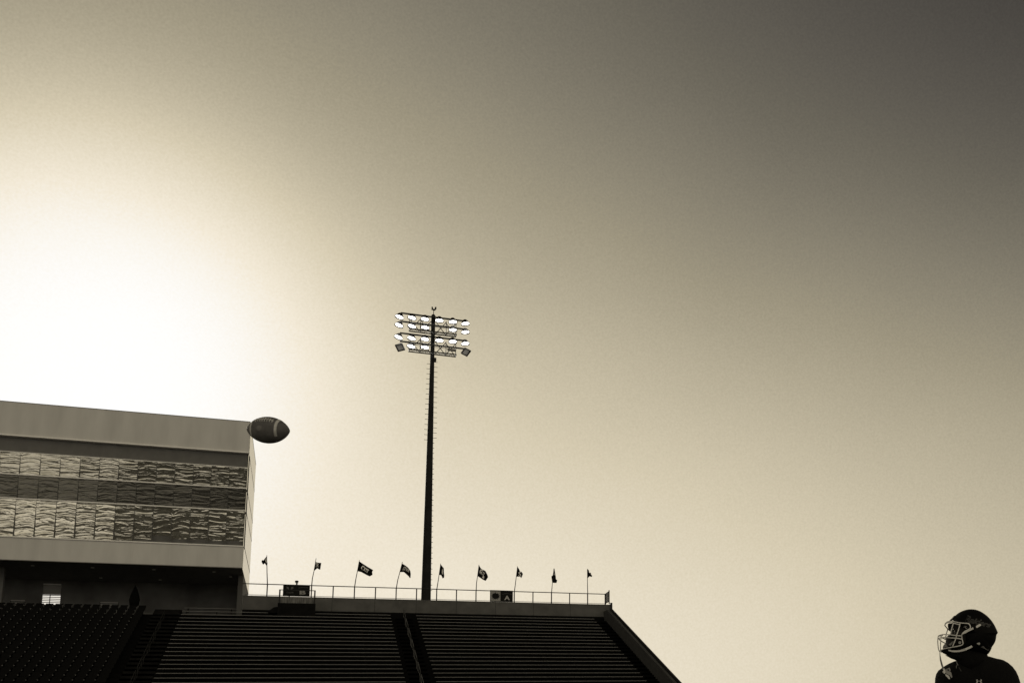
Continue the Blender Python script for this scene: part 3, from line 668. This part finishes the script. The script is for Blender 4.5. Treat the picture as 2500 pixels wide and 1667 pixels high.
# ------------------------------------------------------------------ football in the air
def football():
    PPM = 381.0; D = FPX/PPM
    zz5 = lambda x, y: (590+x/15.68, 1000+y/15.68)
    ctr = atD(*zz5(1022, 778), D)
    vd = (Vector((0, 0, Z))-ctr).normalized()            # towards the viewer
    rt = (_R - vd*_R.dot(vd)).normalized(); up = vd.cross(rt)
    a = R(27); tl = R(-2.5)
    ax0 = (rt*math.cos(tl)+up*math.sin(tl))
    ax = (ax0*math.cos(a)+vd*math.sin(a)).normalized()
    n0 = (vd*math.cos(a)-ax0*math.sin(a)).normalized(); u0 = ax.cross(n0)
    if u0.dot(up) < 0: u0 = -u0
    H, Rm = 0.1385, 0.0855
    def rad_(s): return Rm*(max(0.0, 1-abs(s)**2.05))**0.74
    def pt(s, th, off=0): return ctr+ax*(H*s)+(n0*math.cos(th)+u0*math.sin(th))*(rad_(s)+off)
    t = thing('football', 'dark leather football with pale laces, flying past the press box corner', 'ball', tuple(ctr))
    m = MB(); n = 48; K = 40; vs = []; fs = []
    for i in range(K+1):
        s = -math.cos(math.pi*i/K)
        for k in range(n):
            th = 2*math.pi*k/n
            seam = min(abs(((th-R(54)+math.pi/4) % (math.pi/2))-math.pi/4), 1)
            off = -0.0016*math.exp(-(seam/0.05)**2)
            vs.append(pt(s*0.9995, th, off if 0 < i < K else 0))
    for i in range(K):
        for k in range(n): fs.append((i*n+k, i*n+(k+1) % n, (i+1)*n+(k+1) % n, (i+1)*n+k))
    m.add(vs, fs); m.build('leather_shell', mat('dark_football_leather', (0.155, 0.150, 0.152), 0.6, var=0.15, vscale=30, bump=0.5, bscale=400), t, smooth=True)
    M_st = mat('pale_football_paint', 0.62, 0.7, var=0.2, vscale=60)
    for s0, s1 in ((0.50, 0.60), (-0.66, -0.56)):
        m = MB(); vs = []; K2 = 28
        for i in range(K2+1):
            th = R(-36)+R(180)*i/K2
            for s, off in ((s0, 0.0), (s0, 0.0012), (s1, 0.0012), (s1, 0.0)): vs.append(pt(s, th, off))
        fs = []
        for i in range(K2):
            for k in range(3): fs.append((i*4+k, i*4+k+1, i*4+5+k, i*4+4+k))
        m.add(vs, fs); m.build('stripe', M_st, t)
    m = MB(); tl_ = R(51)
    m.tube([pt(-0.42+0.84*k/12, tl_, 0.003) for k in range(13)], 0.0035, 6)
    for k in range(8):
        s = -0.38+0.76*k/7; m.tube([pt(s, tl_-0.20, 0.001), pt(s, tl_-0.08, 0.004), pt(s, tl_+0.08, 0.004), pt(s, tl_+0.20, 0.001)], 0.0030, 6)
    m.build('laces', M_st, t)
    m = MB()
    vs = [pt(-0.12+0.14*math.cos(2*math.pi*k/24)*(1 if k % 2 else .75), R(8)+0.24*math.sin(2*math.pi*k/24)*(1 if k % 2 else .75), 0.0008) for k in range(24)]+[pt(-0.12, R(8), 0.0011)]
    m.add(vs, [(k, (k+1) % 24, 24) for k in range(24)]); m.build('faded_stamp', mat('faded_stamp', (0.22, 0.21, 0.21), 0.7), t)
football()

# ------------------------------------------------------------------ player
PPM = 450.0; PD = FPX/PPM
hc = atD(2365, 1540, PD)
hv = Vector((0, 0, Z))-hc; nv = Vector((hv.x, hv.y, 0)).normalized()        # horizontal direction to the viewer
rv = Vector((-nv.y, nv.x, 0))
if rv.dot(_R) < 0: rv = -rv
def pp(x, y, lat=0.0):                                                       # pixel -> vertical plane of the player, lat metres nearer the viewer
    d = ray(x, y); o0 = Vector((0, 0, Z)); k = (hc+nv*lat-o0).dot(nv)/d.dot(nv); return o0+d*k
q4 = lambda x, y: (2240+x/7.227, 1450+y/7.227)
qa = lambda x, y: (2280+x/15.68, 1500+y/15.68)
qb = lambda x, y: (2350+x/19.6, 1480+y/19.6)
qc = lambda x, y: (2280+x/19.6, 1590+y/19.6)
M_jersey = mat('black_jersey', 0.0045, 0.9, bump=0.4, bscale=120, spec=0.2)
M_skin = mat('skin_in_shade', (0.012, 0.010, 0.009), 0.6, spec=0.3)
M_shell = mat('gloss_black_helmet', 0.004, 0.6, spec=0.1)
M_mask = mat('pale_coated_wire', 0.97, 0.3, metal=0.0)
M_strap = mat('pale_strap', 0.85, 0.7)
M_sgrey = mat('grey_strap_pad', 0.24, 0.7, var=0.2, vscale=40)
player = thing('person', 'person in black football helmet and jersey with wire face mask, looking up left', 'person', (hc.x, hc.y, 0))
feet = player.location.copy()

# body: one continuous surface grown from a skeleton, fused with the head
def B(x, z, lat=0.0): return Vector((hc.x, hc.y, 0))+rv*x+nv*lat+Vector((0, 0, z))
J = {'pelvis': (B(0.04, 1.0, -0.02), .15), 'belly': (B(0.045, 1.15, -0.02), .15), 'chest': (B(0.05, 1.32, -0.03), .13), 'neckb': (B(0.045, 1.48, -0.05), .08), 'neck': (B(0.03, 1.60, -0.01), .068),
     'lsh': (B(0.19, 1.40, -0.03), .065), 'lel': (B(0.30, 1.16, -0.03), .05), 'lwr': (B(0.27, 0.92, 0.12), .033), 'lpalm': (B(0.26, 0.85, 0.16), .038),
     'rsh': (B(-0.11, 1.40, -0.03), .065), 'rel': (B(-0.22, 1.16, -0.03), .05), 'rwr': (B(-0.19, 0.92, 0.12), .033), 'rpalm': (B(-0.18, 0.85, 0.16), .038),
     'lhip': (B(0.13, 0.93, -0.02), .105), 'lkn': (B(0.17, 0.52, 0.03), .062), 'lan': (B(0.18, 0.10, -0.04), .042), 'ltoe': (B(0.20, 0.04, 0.14), .035),
     'rhip': (B(-0.05, 0.93, -0.02), .105), 'rkn': (B(-0.10, 0.52, 0.03), .062), 'ran': (B(-0.12, 0.10, -0.04), .042), 'rtoe': (B(-0.15, 0.04, 0.14), .035)}
E_ = [('pelvis', 'belly'), ('belly', 'chest'), ('chest', 'neckb'), ('neckb', 'neck'), ('neckb', 'lsh'), ('lsh', 'lel'), ('lel', 'lwr'), ('lwr', 'lpalm'), ('neckb', 'rsh'), ('rsh', 'rel'), ('rel', 'rwr'), ('rwr', 'rpalm'),
      ('pelvis', 'lhip'), ('lhip', 'lkn'), ('lkn', 'lan'), ('lan', 'ltoe'), ('pelvis', 'rhip'), ('rhip', 'rkn'), ('rkn', 'ran'), ('ran', 'rtoe')]
def skin_chain(joints, edges, root, sub=2):
    names = list(joints); me = bpy.data.meshes.new('sk'); me.from_pydata([tuple(joints[n][0]) for n in names], [(names.index(a), names.index(b)) for a, b in edges], [])
    o = bpy.data.objects.new('sk', me); C.objects.link(o); md = o.modifiers.new('s', 'SKIN')
    for i, n in enumerate(names):
        sv = me.skin_vertices[0].data[i]; r = joints[n][1]; sv.radius = (r, r); sv.use_root = (n == root)
    sd = o.modifiers.new('d', 'SUBSURF'); sd.levels = sub; sd.render_levels = sub
    dg = bpy.context.evaluated_depsgraph_get(); em = bpy.data.meshes.new_from_object(o.evaluated_get(dg))
    v = [x.co.copy() for x in em.vertices]; f = [tuple(p.vertices) for p in em.polygons]; bpy.data.objects.remove(o, do_unlink=True)
    return v, f
body = MB(); body.add(*skin_chain(J, E_, 'pelvis'))
for sgn, palm, wr_ in ((1, 'lpalm', 'lwr'), (-1, 'rpalm', 'rwr')):
    p0 = J[palm][0]; ln = [0.078, 0.088, 0.083, 0.066]
    for k in range(4):
        b0_ = p0+rv*(0.0)+nv*(0.028-0.019*k)+Vector((0, 0, -0.02))
        j = {'a': (p0, .010), 'b': (b0_+Vector((0, 0, -0.01)), .0095), 'c': (b0_+Vector((0, 0, -0.02-ln[k]*0.45))-rv*(sgn*0.006), .0088), 'd': (b0_+Vector((0, 0, -0.02-ln[k]*0.8))-rv*(sgn*0.02), .0082), 'e': (b0_+Vector((0, 0, -0.02-ln[k]))-rv*(sgn*0.034), .0072)}
        body.add(*skin_chain(j, [('a', 'b'), ('b', 'c'), ('c', 'd'), ('d', 'e')], 'a', 1))
    j = {'a': (p0+Vector((0, 0, 0.025)), .012), 'b': (p0+nv*0.04+Vector((0, 0, 0.0))-rv*sgn*0.012, .011), 'c': (p0+nv*0.052+Vector((0, 0, -0.035))-rv*sgn*0.022, .0098), 'd': (p0+nv*0.055+Vector((0, 0, -0.06))-rv*sgn*0.03, .0085)}
    body.add(*skin_chain(j, [('a', 'b'), ('b', 'c'), ('c', 'd')], 'a', 1))
# head inside the helmet, facing left and tilted up: an outline in profile, rounded across its width
def star_lat(poly, c, p):
    # radial fraction of 2D point p inside star-shaped poly around c
    dx, dy = p[0]-c[0], p[1]-c[1]; n = len(poly); L0 = math.hypot(dx, dy)
    if L0 < 1e-9: return 0.0
    best = None
    for i in range(n):
        x1, y1 = poly[i][0]-c[0], poly[i][1]-c[1]; x2, y2 = poly[(i+1) % n][0]-c[0], poly[(i+1) % n][1]-c[1]
        den = dx*(y2-y1)-dy*(x2-x1)
        if abs(den) < 1e-12: continue
        t = (x1*(y2-y1)-y1*(x2-x1))/den; u = (x1*dy-y1*dx)/den
        if t > 0 and -1e-6 <= u <= 1+1e-6: best = t if best is None else min(best, t)
    return min(1.0, 1.0/best) if best else 1.0
def smooth_poly(P, it=2):
    for _ in range(it):
        Q = []
        for i in range(len(P)):
            a, b = P[i], P[(i+1) % len(P)]
            Q += [(a[0]*0.75+b[0]*0.25, a[1]*0.75+b[1]*0.25), (a[0]*0.25+b[0]*0.75, a[1]*0.25+b[1]*0.75)]
        P = Q
    return P
def inflate(poly, c, W, K=14, power=1.0, off=0.0):
    vs = []; fs = []; n = len(poly)
    for k in range(1, 2*K):
        a = math.pi*k/(2*K); s = math.sin(a)**power; lat = W*math.cos(a)
        for x, y in poly: vs.append(pp(c[0]+(x-c[0])*s, c[1]+(y-c[1])*s, lat+off))
    vs.append(pp(c[0], c[1], W+off)); vs.append(pp(c[0], c[1], -W+off)); m_ = 2*K-1
    for k in range(m_-1):
        for i in range(n): fs.append((k*n+i, k*n+(i+1) % n, (k+1)*n+(i+1) % n, (k+1)*n+i))
    for i in range(n):
        fs.append((m_*n, i, (i+1) % n)); fs.append((m_*n+1, (m_-1)*n+(i+1) % n, (m_-1)*n+i))
    return vs, fs
face = [qa(700, 250), qa(640, 420), qa(650, 500), qa(662, 600), qa(640, 690), qa(575, 770), qa(470, 845), qa(455, 885), qa(490, 915), qa(445, 950), qa(462, 975), qa(440, 1020), qa(455, 1060), qa(420, 1150), qa(400, 1300), qa(450, 1420), qa(700, 1450), qa(1100, 1500), qa(1500, 1450), qa(1800, 1000), qa(1700, 400), qa(1300, 100), qa(950, 80)]
body.add(*inflate(smooth_poly(face, 1), qa(1050, 800), 0.078, 10, 1.0))
bo = body.build('body', M_skin, player, smooth=True)
rm = bo.modifiers.new('fuse', 'REMESH'); rm.mode = 'VOXEL'; rm.voxel_size = 0.006; rm.use_smooth_shade = True

# jersey over shoulder pads
jr = [q4(x, y) for x, y in [(1190, 1076), (1225, 1088), (1262, 1092), (1330, 1112), (1400, 1132), (1460, 1142), (1520, 1160), (1600, 1205), (1680, 1275), (1740, 1355), (1782, 1445), (1812, 1540), (1850, 1700), (1890, 1900), (1850, 2000), (1700, 2010), (1640, 1950), (1600, 2300), (1590, 2900), (1000, 2950), (560, 2900), (520, 2300), (500, 1980), (430, 2020), (280, 2000), (270, 1880), (300, 1700), (305, 1568), (310, 1480), (328, 1405), (368, 1342), (440, 1290), (500, 1250), (560, 1217), (640, 1182), (690, 1168), (780, 1200), (930, 1260), (1080, 1180)]]
m = MB(); m.add(*inflate(jr, q4(1050, 1750), 0.165, 12, 0.55, off=-0.03)); js = m.build('jersey', M_jersey, player, smooth=True)
# neck / collar mass that closes under the chin
nk = [q4(x, y) for x, y in [(505, 1072), (545, 1105), (600, 1135), (660, 1155), (690, 1175), (760, 1330), (900, 1400), (1200, 1380), (1330, 1200), (1250, 1100), (1200, 1000), (900, 900), (600, 950)]]
m = MB(); m.add(*inflate(nk, q4(900, 1130), 0.09, 8, 0.7, off=-0.005)); m.build('neck_gaiter', M_jersey, player, smooth=True)
# collar folds, their pale highlights laid on as grey pieces
for P in ([(1060, 430), (1100, 470), (1130, 560), (1165, 640), (1150, 670), (1110, 630), (1085, 540), (1062, 470)], [(1068, 640), (1090, 660), (1085, 790), (1068, 795), (1060, 720)]):
    m = MB(); m.extrude([pp(*qc(a, b), 0.112) for a, b in P], nv*0.004); m.build('collar_highlight', M_sgrey, js)
m = MB(); m.tube([pp(*qc(1190, 735), 0.125), pp(*qc(1250, 830), 0.13), pp(*qc(1310, 930), 0.135)], 0.0016, 6); m.build('collar_stitch', mat('stitch_grey', 0.08, 0.8), js)
# chest logo: two facing arcs crossing
def arc_logo(cx, cy):
    m = MB()
    for s in (-1, 1):
        pts = []
        P = [(2015, 1350), (2085, 1318), (2080, 1370), (2100, 1395), (2160, 1388), (2160, 1402), (2105, 1408), (2085, 1440), (2095, 1490), (2012, 1465), (2050, 1432), (2066, 1400), (2050, 1378)]
        if s > 0: P = [(4320-x, y) for x, y in P][::-1]
        m.extrude([pp(*qc(a, b), 0.150) for a, b in P], nv*0.003)
    m.build('chest_logo', M_strap, js)
arc_logo(0, 0)

# helmet
hel = [q4(x, y) for x, y in [(612, 448), (628, 405), (655, 385), (690, 352), (735, 320), (800, 288), (880, 265), (960, 260), (1040, 270), (1120, 302), (1210, 362), (1270, 418), (1322, 482), (1370, 560), (1400, 630), (1417, 668), (1420, 678), (1414, 686), (1392, 715), (1386, 790), (1362, 860), (1312, 928), (1306, 955), (1280, 1010), (1245, 1055), (1195, 1075), (1080, 1070), (960, 1065), (860, 1040), (740, 1010), (720, 930), (800, 890), (795, 800), (782, 690), (900, 640), (925, 600), (905, 528), (850, 520), (745, 520), (680, 500)]]
hel = smooth_poly(hel, 1); hcen = q4(1080, 690)
HW = 0.118
m = MB(); m.add(*inflate(hel, hcen, HW, 16, 0.85)); helmet = m.build('helmet_shell', M_shell, player, smooth=True)
def on_shell(x, y, off=0.0012):
    rho = min(0.995, star_lat(hel, hcen, (x, y))); s = rho
    # inflate(): radius fraction = sin(a)^0.85, lateral = W cos(a)
    a = math.asin(min(1.0, s**(1/0.85))); return pp(x, y, HW*math.cos(a)+off)
def decal(P, name, m_, off=0.0015, parent=None, thick=0.003):
    mm = MB(); n = len(P); A = [on_shell(x, y, off) for x, y in P]
    mm.extrude(A, nv*thick); return mm.build(name, m_, parent or helmet)
# lettering: grey outline with black face
def helmet_text(bold, off, m_, name):
    v, f = text_mesh('Raiders', 1.0, bold, 0.15, 0.95); vb, _f = text_mesh('Raiders', 1.0, 0.0, 0.15, 0.95)
    xs = [a.x for a in vb]; W_ = max(xs)-min(xs); mx = (max(xs)+min(xs))/2; out = []
    for a in v:
        t = (a.x-mx)/W_
        cx = 740+t*1190; cy = 575+ (t+0.5)*330 + 0*(t**2)
        an = R(17+16*(t+0.5)); h = a.y*(450-110*(t+0.5))
        cx, cy = cx+math.sin(an)*h*1.0, cy-math.cos(an)*h
        out.append(on_shell(*qb(cx, cy), off))
    mm = MB(); mm.add(out, f); mm.build(name, m_, helmet, fix=False)
helmet_text(0.026, 0.0015, mat('letter_outline_grey', 0.14, 0.6), 'lettering_outline')
helmet_text(-0.004, 0.0024, mat('letter_face_black', 0.012, 0.6), 'lettering')
decal([qb(*p) for p in [(635, 930), (830, 818), (885, 865), (880, 905), (690, 1020), (665, 1010)]], 'strap_tab', M_strap)
m = MB(); m.extrude([pp(*qb(a_, b_), 0.120) for a_, b_ in [(0, 1255), (120, 1150), (300, 1085), (430, 1020), (505, 985), (530, 1075), (300, 1185), (150, 1270), (0, 1330)]], nv*0.004); m.build('upper_strap', M_strap, helmet)
decal([q4(*p) for p in [(1112, 930), (1150, 910), (1260, 910), (1300, 935), (1245, 990), (1200, 965)]], 'ear_pad', M_sgrey)
decal([q4(*p) for p in [(1045, 868), (1060, 855), (1095, 850), (1107, 870), (1100, 890), (1075, 890)]], 'snap_button', M_strap)
def ring(cx, cy, r, lat, t=0.0015, name='snap_ring'):
    mm = MB(); mm.tube([pp(cx+r*math.cos(2*math.pi*k/14), cy+r*math.sin(2*math.pi*k/14), lat) for k in range(14)], t, 6, closed=True); mm.build(name, M_strap, helmet)
ring(*qb(605, 1055), 1.9, HW*0.86, 0.0009)
# face mask: near side wraps round the front to the far side
FM = thing  # (kept simple: each wire bar is a part of the helmet's mask)
mask = MB()
def wire(P, r=0.0029):
    pts = [pp(*qa(a, b), l) for a, b, l in P]
    # smooth
    for _ in range(2):
        Q = [pts[0]]
        for i in range(len(pts)-1): Q += [pts[i].lerp(pts[i+1], 0.25), pts[i].lerp(pts[i+1], 0.75)]
        Q.append(pts[-1]); pts = Q
    mask.tube(pts, r, 8)
SH = 60   # far-side bars sit a little to the right in view
near = [
 [(520, 262, 0.02), (620, 240, 0.05), (740, 250, 0.075), (990, 310, 0.10), (1180, 320, 0.118), (1330, 330, 0.124), (1385, 400, 0.124), (1410, 530, 0.124), (1200, 612, 0.122), (1120, 680, 0.116), (1060, 765, 0.110), (1075, 900, 0.104), (1120, 1080, 0.100), (1100, 1150, 0.098), (900, 1205, 0.09), (700, 1240, 0.078), (420, 1290, 0.05), (230, 1370, 0.0)],
 [(430, 350, 0.0), (500, 300, 0.03), (620, 285, 0.055), (800, 330, 0.085), (985, 380, 0.099)],
 [(1005, 320, 0.10), (950, 560, 0.105), (870, 770, 0.105), (850, 900, 0.10), (780, 1060, 0.094), (705, 1235, 0.082)],
 [(745, 320, 0.08), (690, 500, 0.085), (655, 640, 0.085), (630, 760, 0.082)],
 [(1045, 805, 0.104), (850, 790, 0.10), (640, 768, 0.082), (430, 745, 0.055), (290, 752, 0.035), (175, 800, 0.0), (210, 810, -0.04), (330, 790, -0.065)],
 [(1080, 930, 0.104), (840, 892, 0.10), (620, 880, 0.08), (430, 855, 0.055), (290, 865, 0.035), (165, 895, 0.0), (250, 985, -0.05), (330, 1035, -0.07), (430, 1085, -0.088)],
]
for P in near: wire(P)
wire([(175, 785, 0.0), (150, 900, 0.0), (145, 1080, 0.0), (180, 1350, 0.0), (235, 1420, 0.0)])
wire([(300, 740, 0.036), (268, 900, 0.037), (250, 1100, 0.034), (258, 1350, 0.02), (280, 1430, 0.0)])
wire([(420, 420, -0.01), (430, 330, 0.0), (520, 262, 0.02)]); wire([(425, 415, -0.01), (530, 545, -0.07), (640, 625, -0.10)]); wire([(530, 545, -0.07), (470, 740, -0.08), (425, 960, -0.088)])
wire([(300, 870, -0.04), (430, 930, -0.085), (520, 900, -0.09)])
mask.build('face_mask', M_mask, helmet, smooth=True)
for P, n_ in (([(1165, 455), (1190, 440), (1175, 470), (1130, 480)], 'mask_clip'),):
    m = MB(); m.extrude([pp(*qa(a, b), 0.103) for a, b in P], nv*0.003); m.build(n_, M_strap, helmet)
ring(*qa(1240, 475), 2.4, 0.106, 0.0012); ring(*qa(993, 1062), 2.3, 0.100, 0.0018)
m = MB(); m.extrude([pp(*qa(993+25*math.cos(k), 1062+25*math.sin(k)), 0.099) for k in [i*math.pi/4 for i in range(8)]], nv*0.003); m.build('snap_button', M_sgrey, helmet)
for a, b, r0 in ((735, 550, 22), (788, 622, 16), (800, 690, 13), (805, 762, 15)):
    m = MB(); m.extrude([pp(*qa(a+r0*math.cos(k), b+r0*math.sin(k)), 0.088) for k in [i*math.pi/4 for i in range(8)]], nv*0.002); m.build('painted_mask_glint', M_strap, helmet)  # pale discs painted in as glints behind the wires
# forehead bumper and front clip
m = MB(); m.extrude([pp(*q4(a, b), 0.03) for a, b in [(560, 470), (585, 445), (612, 440), (655, 385), (665, 372), (640, 380), (600, 425), (570, 450)]], nv*-0.06); m.build('front_bumper', M_sgrey, helmet)
m = MB(); m.extrude([pp(*qa(a, b), 0.05) for a, b in [(535, 345), (600, 320), (700, 335), (690, 480), (655, 600), (560, 520), (530, 440)]], nv*-0.1); m.build('brow_pad', M_shell, helmet)
m = MB(); m.extrude([pp(*qa(a, b), 0.084) for a, b in [(620, 765), (800, 780), (850, 900), (820, 960), (700, 1010), (640, 880), (600, 830)]], nv*-0.1); m.build('cheek_pad', M_shell, helmet)
# chin cup, straps
m = MB(); cup = [qa(a, b) for a, b in [(345, 1195), (395, 1125), (440, 1100), (510, 1120), (575, 1155), (640, 1180), (640, 1245), (520, 1280), (420, 1300), (330, 1290)]]
m.add(*inflate(smooth_poly(cup, 1), qa(480, 1210), 0.045, 8, 0.8)); m.build('chin_cup', M_sgrey, helmet, smooth=True)
m = MB(); m.extrude([pp(*qa(a, b), 0.075) for a, b in [(560, 1150), (680, 1040), (760, 970), (795, 985), (740, 1060), (640, 1175)]], nv*0.004); m.build('chin_strap', M_sgrey, helmet)
m = MB(); jaw = [qa(a, b) for a, b in [(290, 1320), (400, 1300), (560, 1290), (760, 1290), (900, 1330), (700, 1480), (560, 1560), (440, 1510), (330, 1455), (285, 1400)]]
m.add(*inflate(smooth_poly(jaw, 1), qa(560, 1400), 0.05, 8, 0.8)); m.build('jaw_pad', M_shell, helmet, smooth=True)
m = MB(); up_ = [(545, 1330), (700, 1358), (860, 1362), (1010, 1342), (1180, 1290), (1330, 1222), (1440, 1170)]; lo_ = [(1490, 1225), (1380, 1290), (1230, 1362), (1030, 1415), (860, 1432), (690, 1420), (560, 1385)]
n_ = len(up_); vs = [pp(*qa(a, b), 0.060+0.06*min(1, i/4)) for i, (a, b) in enumerate(up_)]+[pp(*qa(a, b), 0.060+0.06*min(1, i/4)) for i, (a, b) in enumerate(lo_[::-1])]
vs2 = [v+nv*0.004 for v in vs]; fs = []
for i in range(n_-1): fs += [(i, i+1, n_+i+1, n_+i), (2*n_+i, 3*n_+i, 3*n_+i+1, 2*n_+i+1), (i, 2*n_+i, 2*n_+i+1, i+1), (n_+i, n_+i+1, 3*n_+i+1, 3*n_+i)]
m.add(vs+vs2, fs); m.build('lower_chin_strap', M_strap, helmet)
m = MB(); m.tube([pp(*qc(555, 150), 0.03), pp(*qc(600, 200), 0.04), pp(*qc(665, 235), 0.05)], 0.0012, 6); m.build('strap_edge', M_strap, helmet)
# mouthguard hanging from the mask
mg = thing('mouthguard', 'pale mouthguard dangling on its strap from the helmet face mask', 'mouthguard', tuple(pp(*qc(290, 40), 0.0)))
m = MB(); m.tube([pp(*qc(285, 30), 0.0), pp(*qc(295, 200), 0.03), pp(*qc(325, 400), 0.07), pp(*qc(375, 600), 0.11), pp(*qc(430, 760), 0.14), pp(*qc(470, 830), 0.15)], [0.0018, 0.0026, 0.0044, 0.0050, 0.0052, 0.0052], 8); m.build('tether', M_sgrey, mg, smooth=True)
def mgp(P, name, m_, lat=0.15, th=0.006):
    mm = MB(); mm.extrude([pp(*qc(a, b), lat) for a, b in P], nv*th); mm.build(name, m_, mg)
M_mg = mat('pale_mouthguard_plastic', 0.80, 0.4)
mgp([(425, 830), (490, 790), (555, 860), (520, 905), (460, 910)], 'tether_end', M_mg, 0.151)
mgp([(395, 955), (440, 930), (560, 870), (550, 920), (565, 1010), (500, 1060), (455, 1015)], 'clasp', M_mg, 0.152)
mgp([(560, 880), (610, 830), (762, 762), (800, 885), (760, 930), (690, 920)], 'bite_flange', mat('grey_mouthguard_plastic', 0.40, 0.5), 0.149)
mgp([(625, 850), (700, 830), (742, 890), (700, 912)], 'bite_recess', M_shell, 0.156, 0.002)
mgp([(520, 905), (600, 890), (700, 930), (810, 965), (840, 1030), (885, 1210), (850, 1255), (815, 1225), (760, 1130), (680, 1095), (600, 1050), (570, 990)], 'upper_plate', mat('grey_mouthguard_plastic', 0.40, 0.5), 0.15)
mgp([(548, 1080), (580, 1060), (640, 1110), (700, 1130), (750, 1200), (785, 1290), (730, 1315), (690, 1275), (560, 1140)], 'lower_plate', M_mg, 0.151)
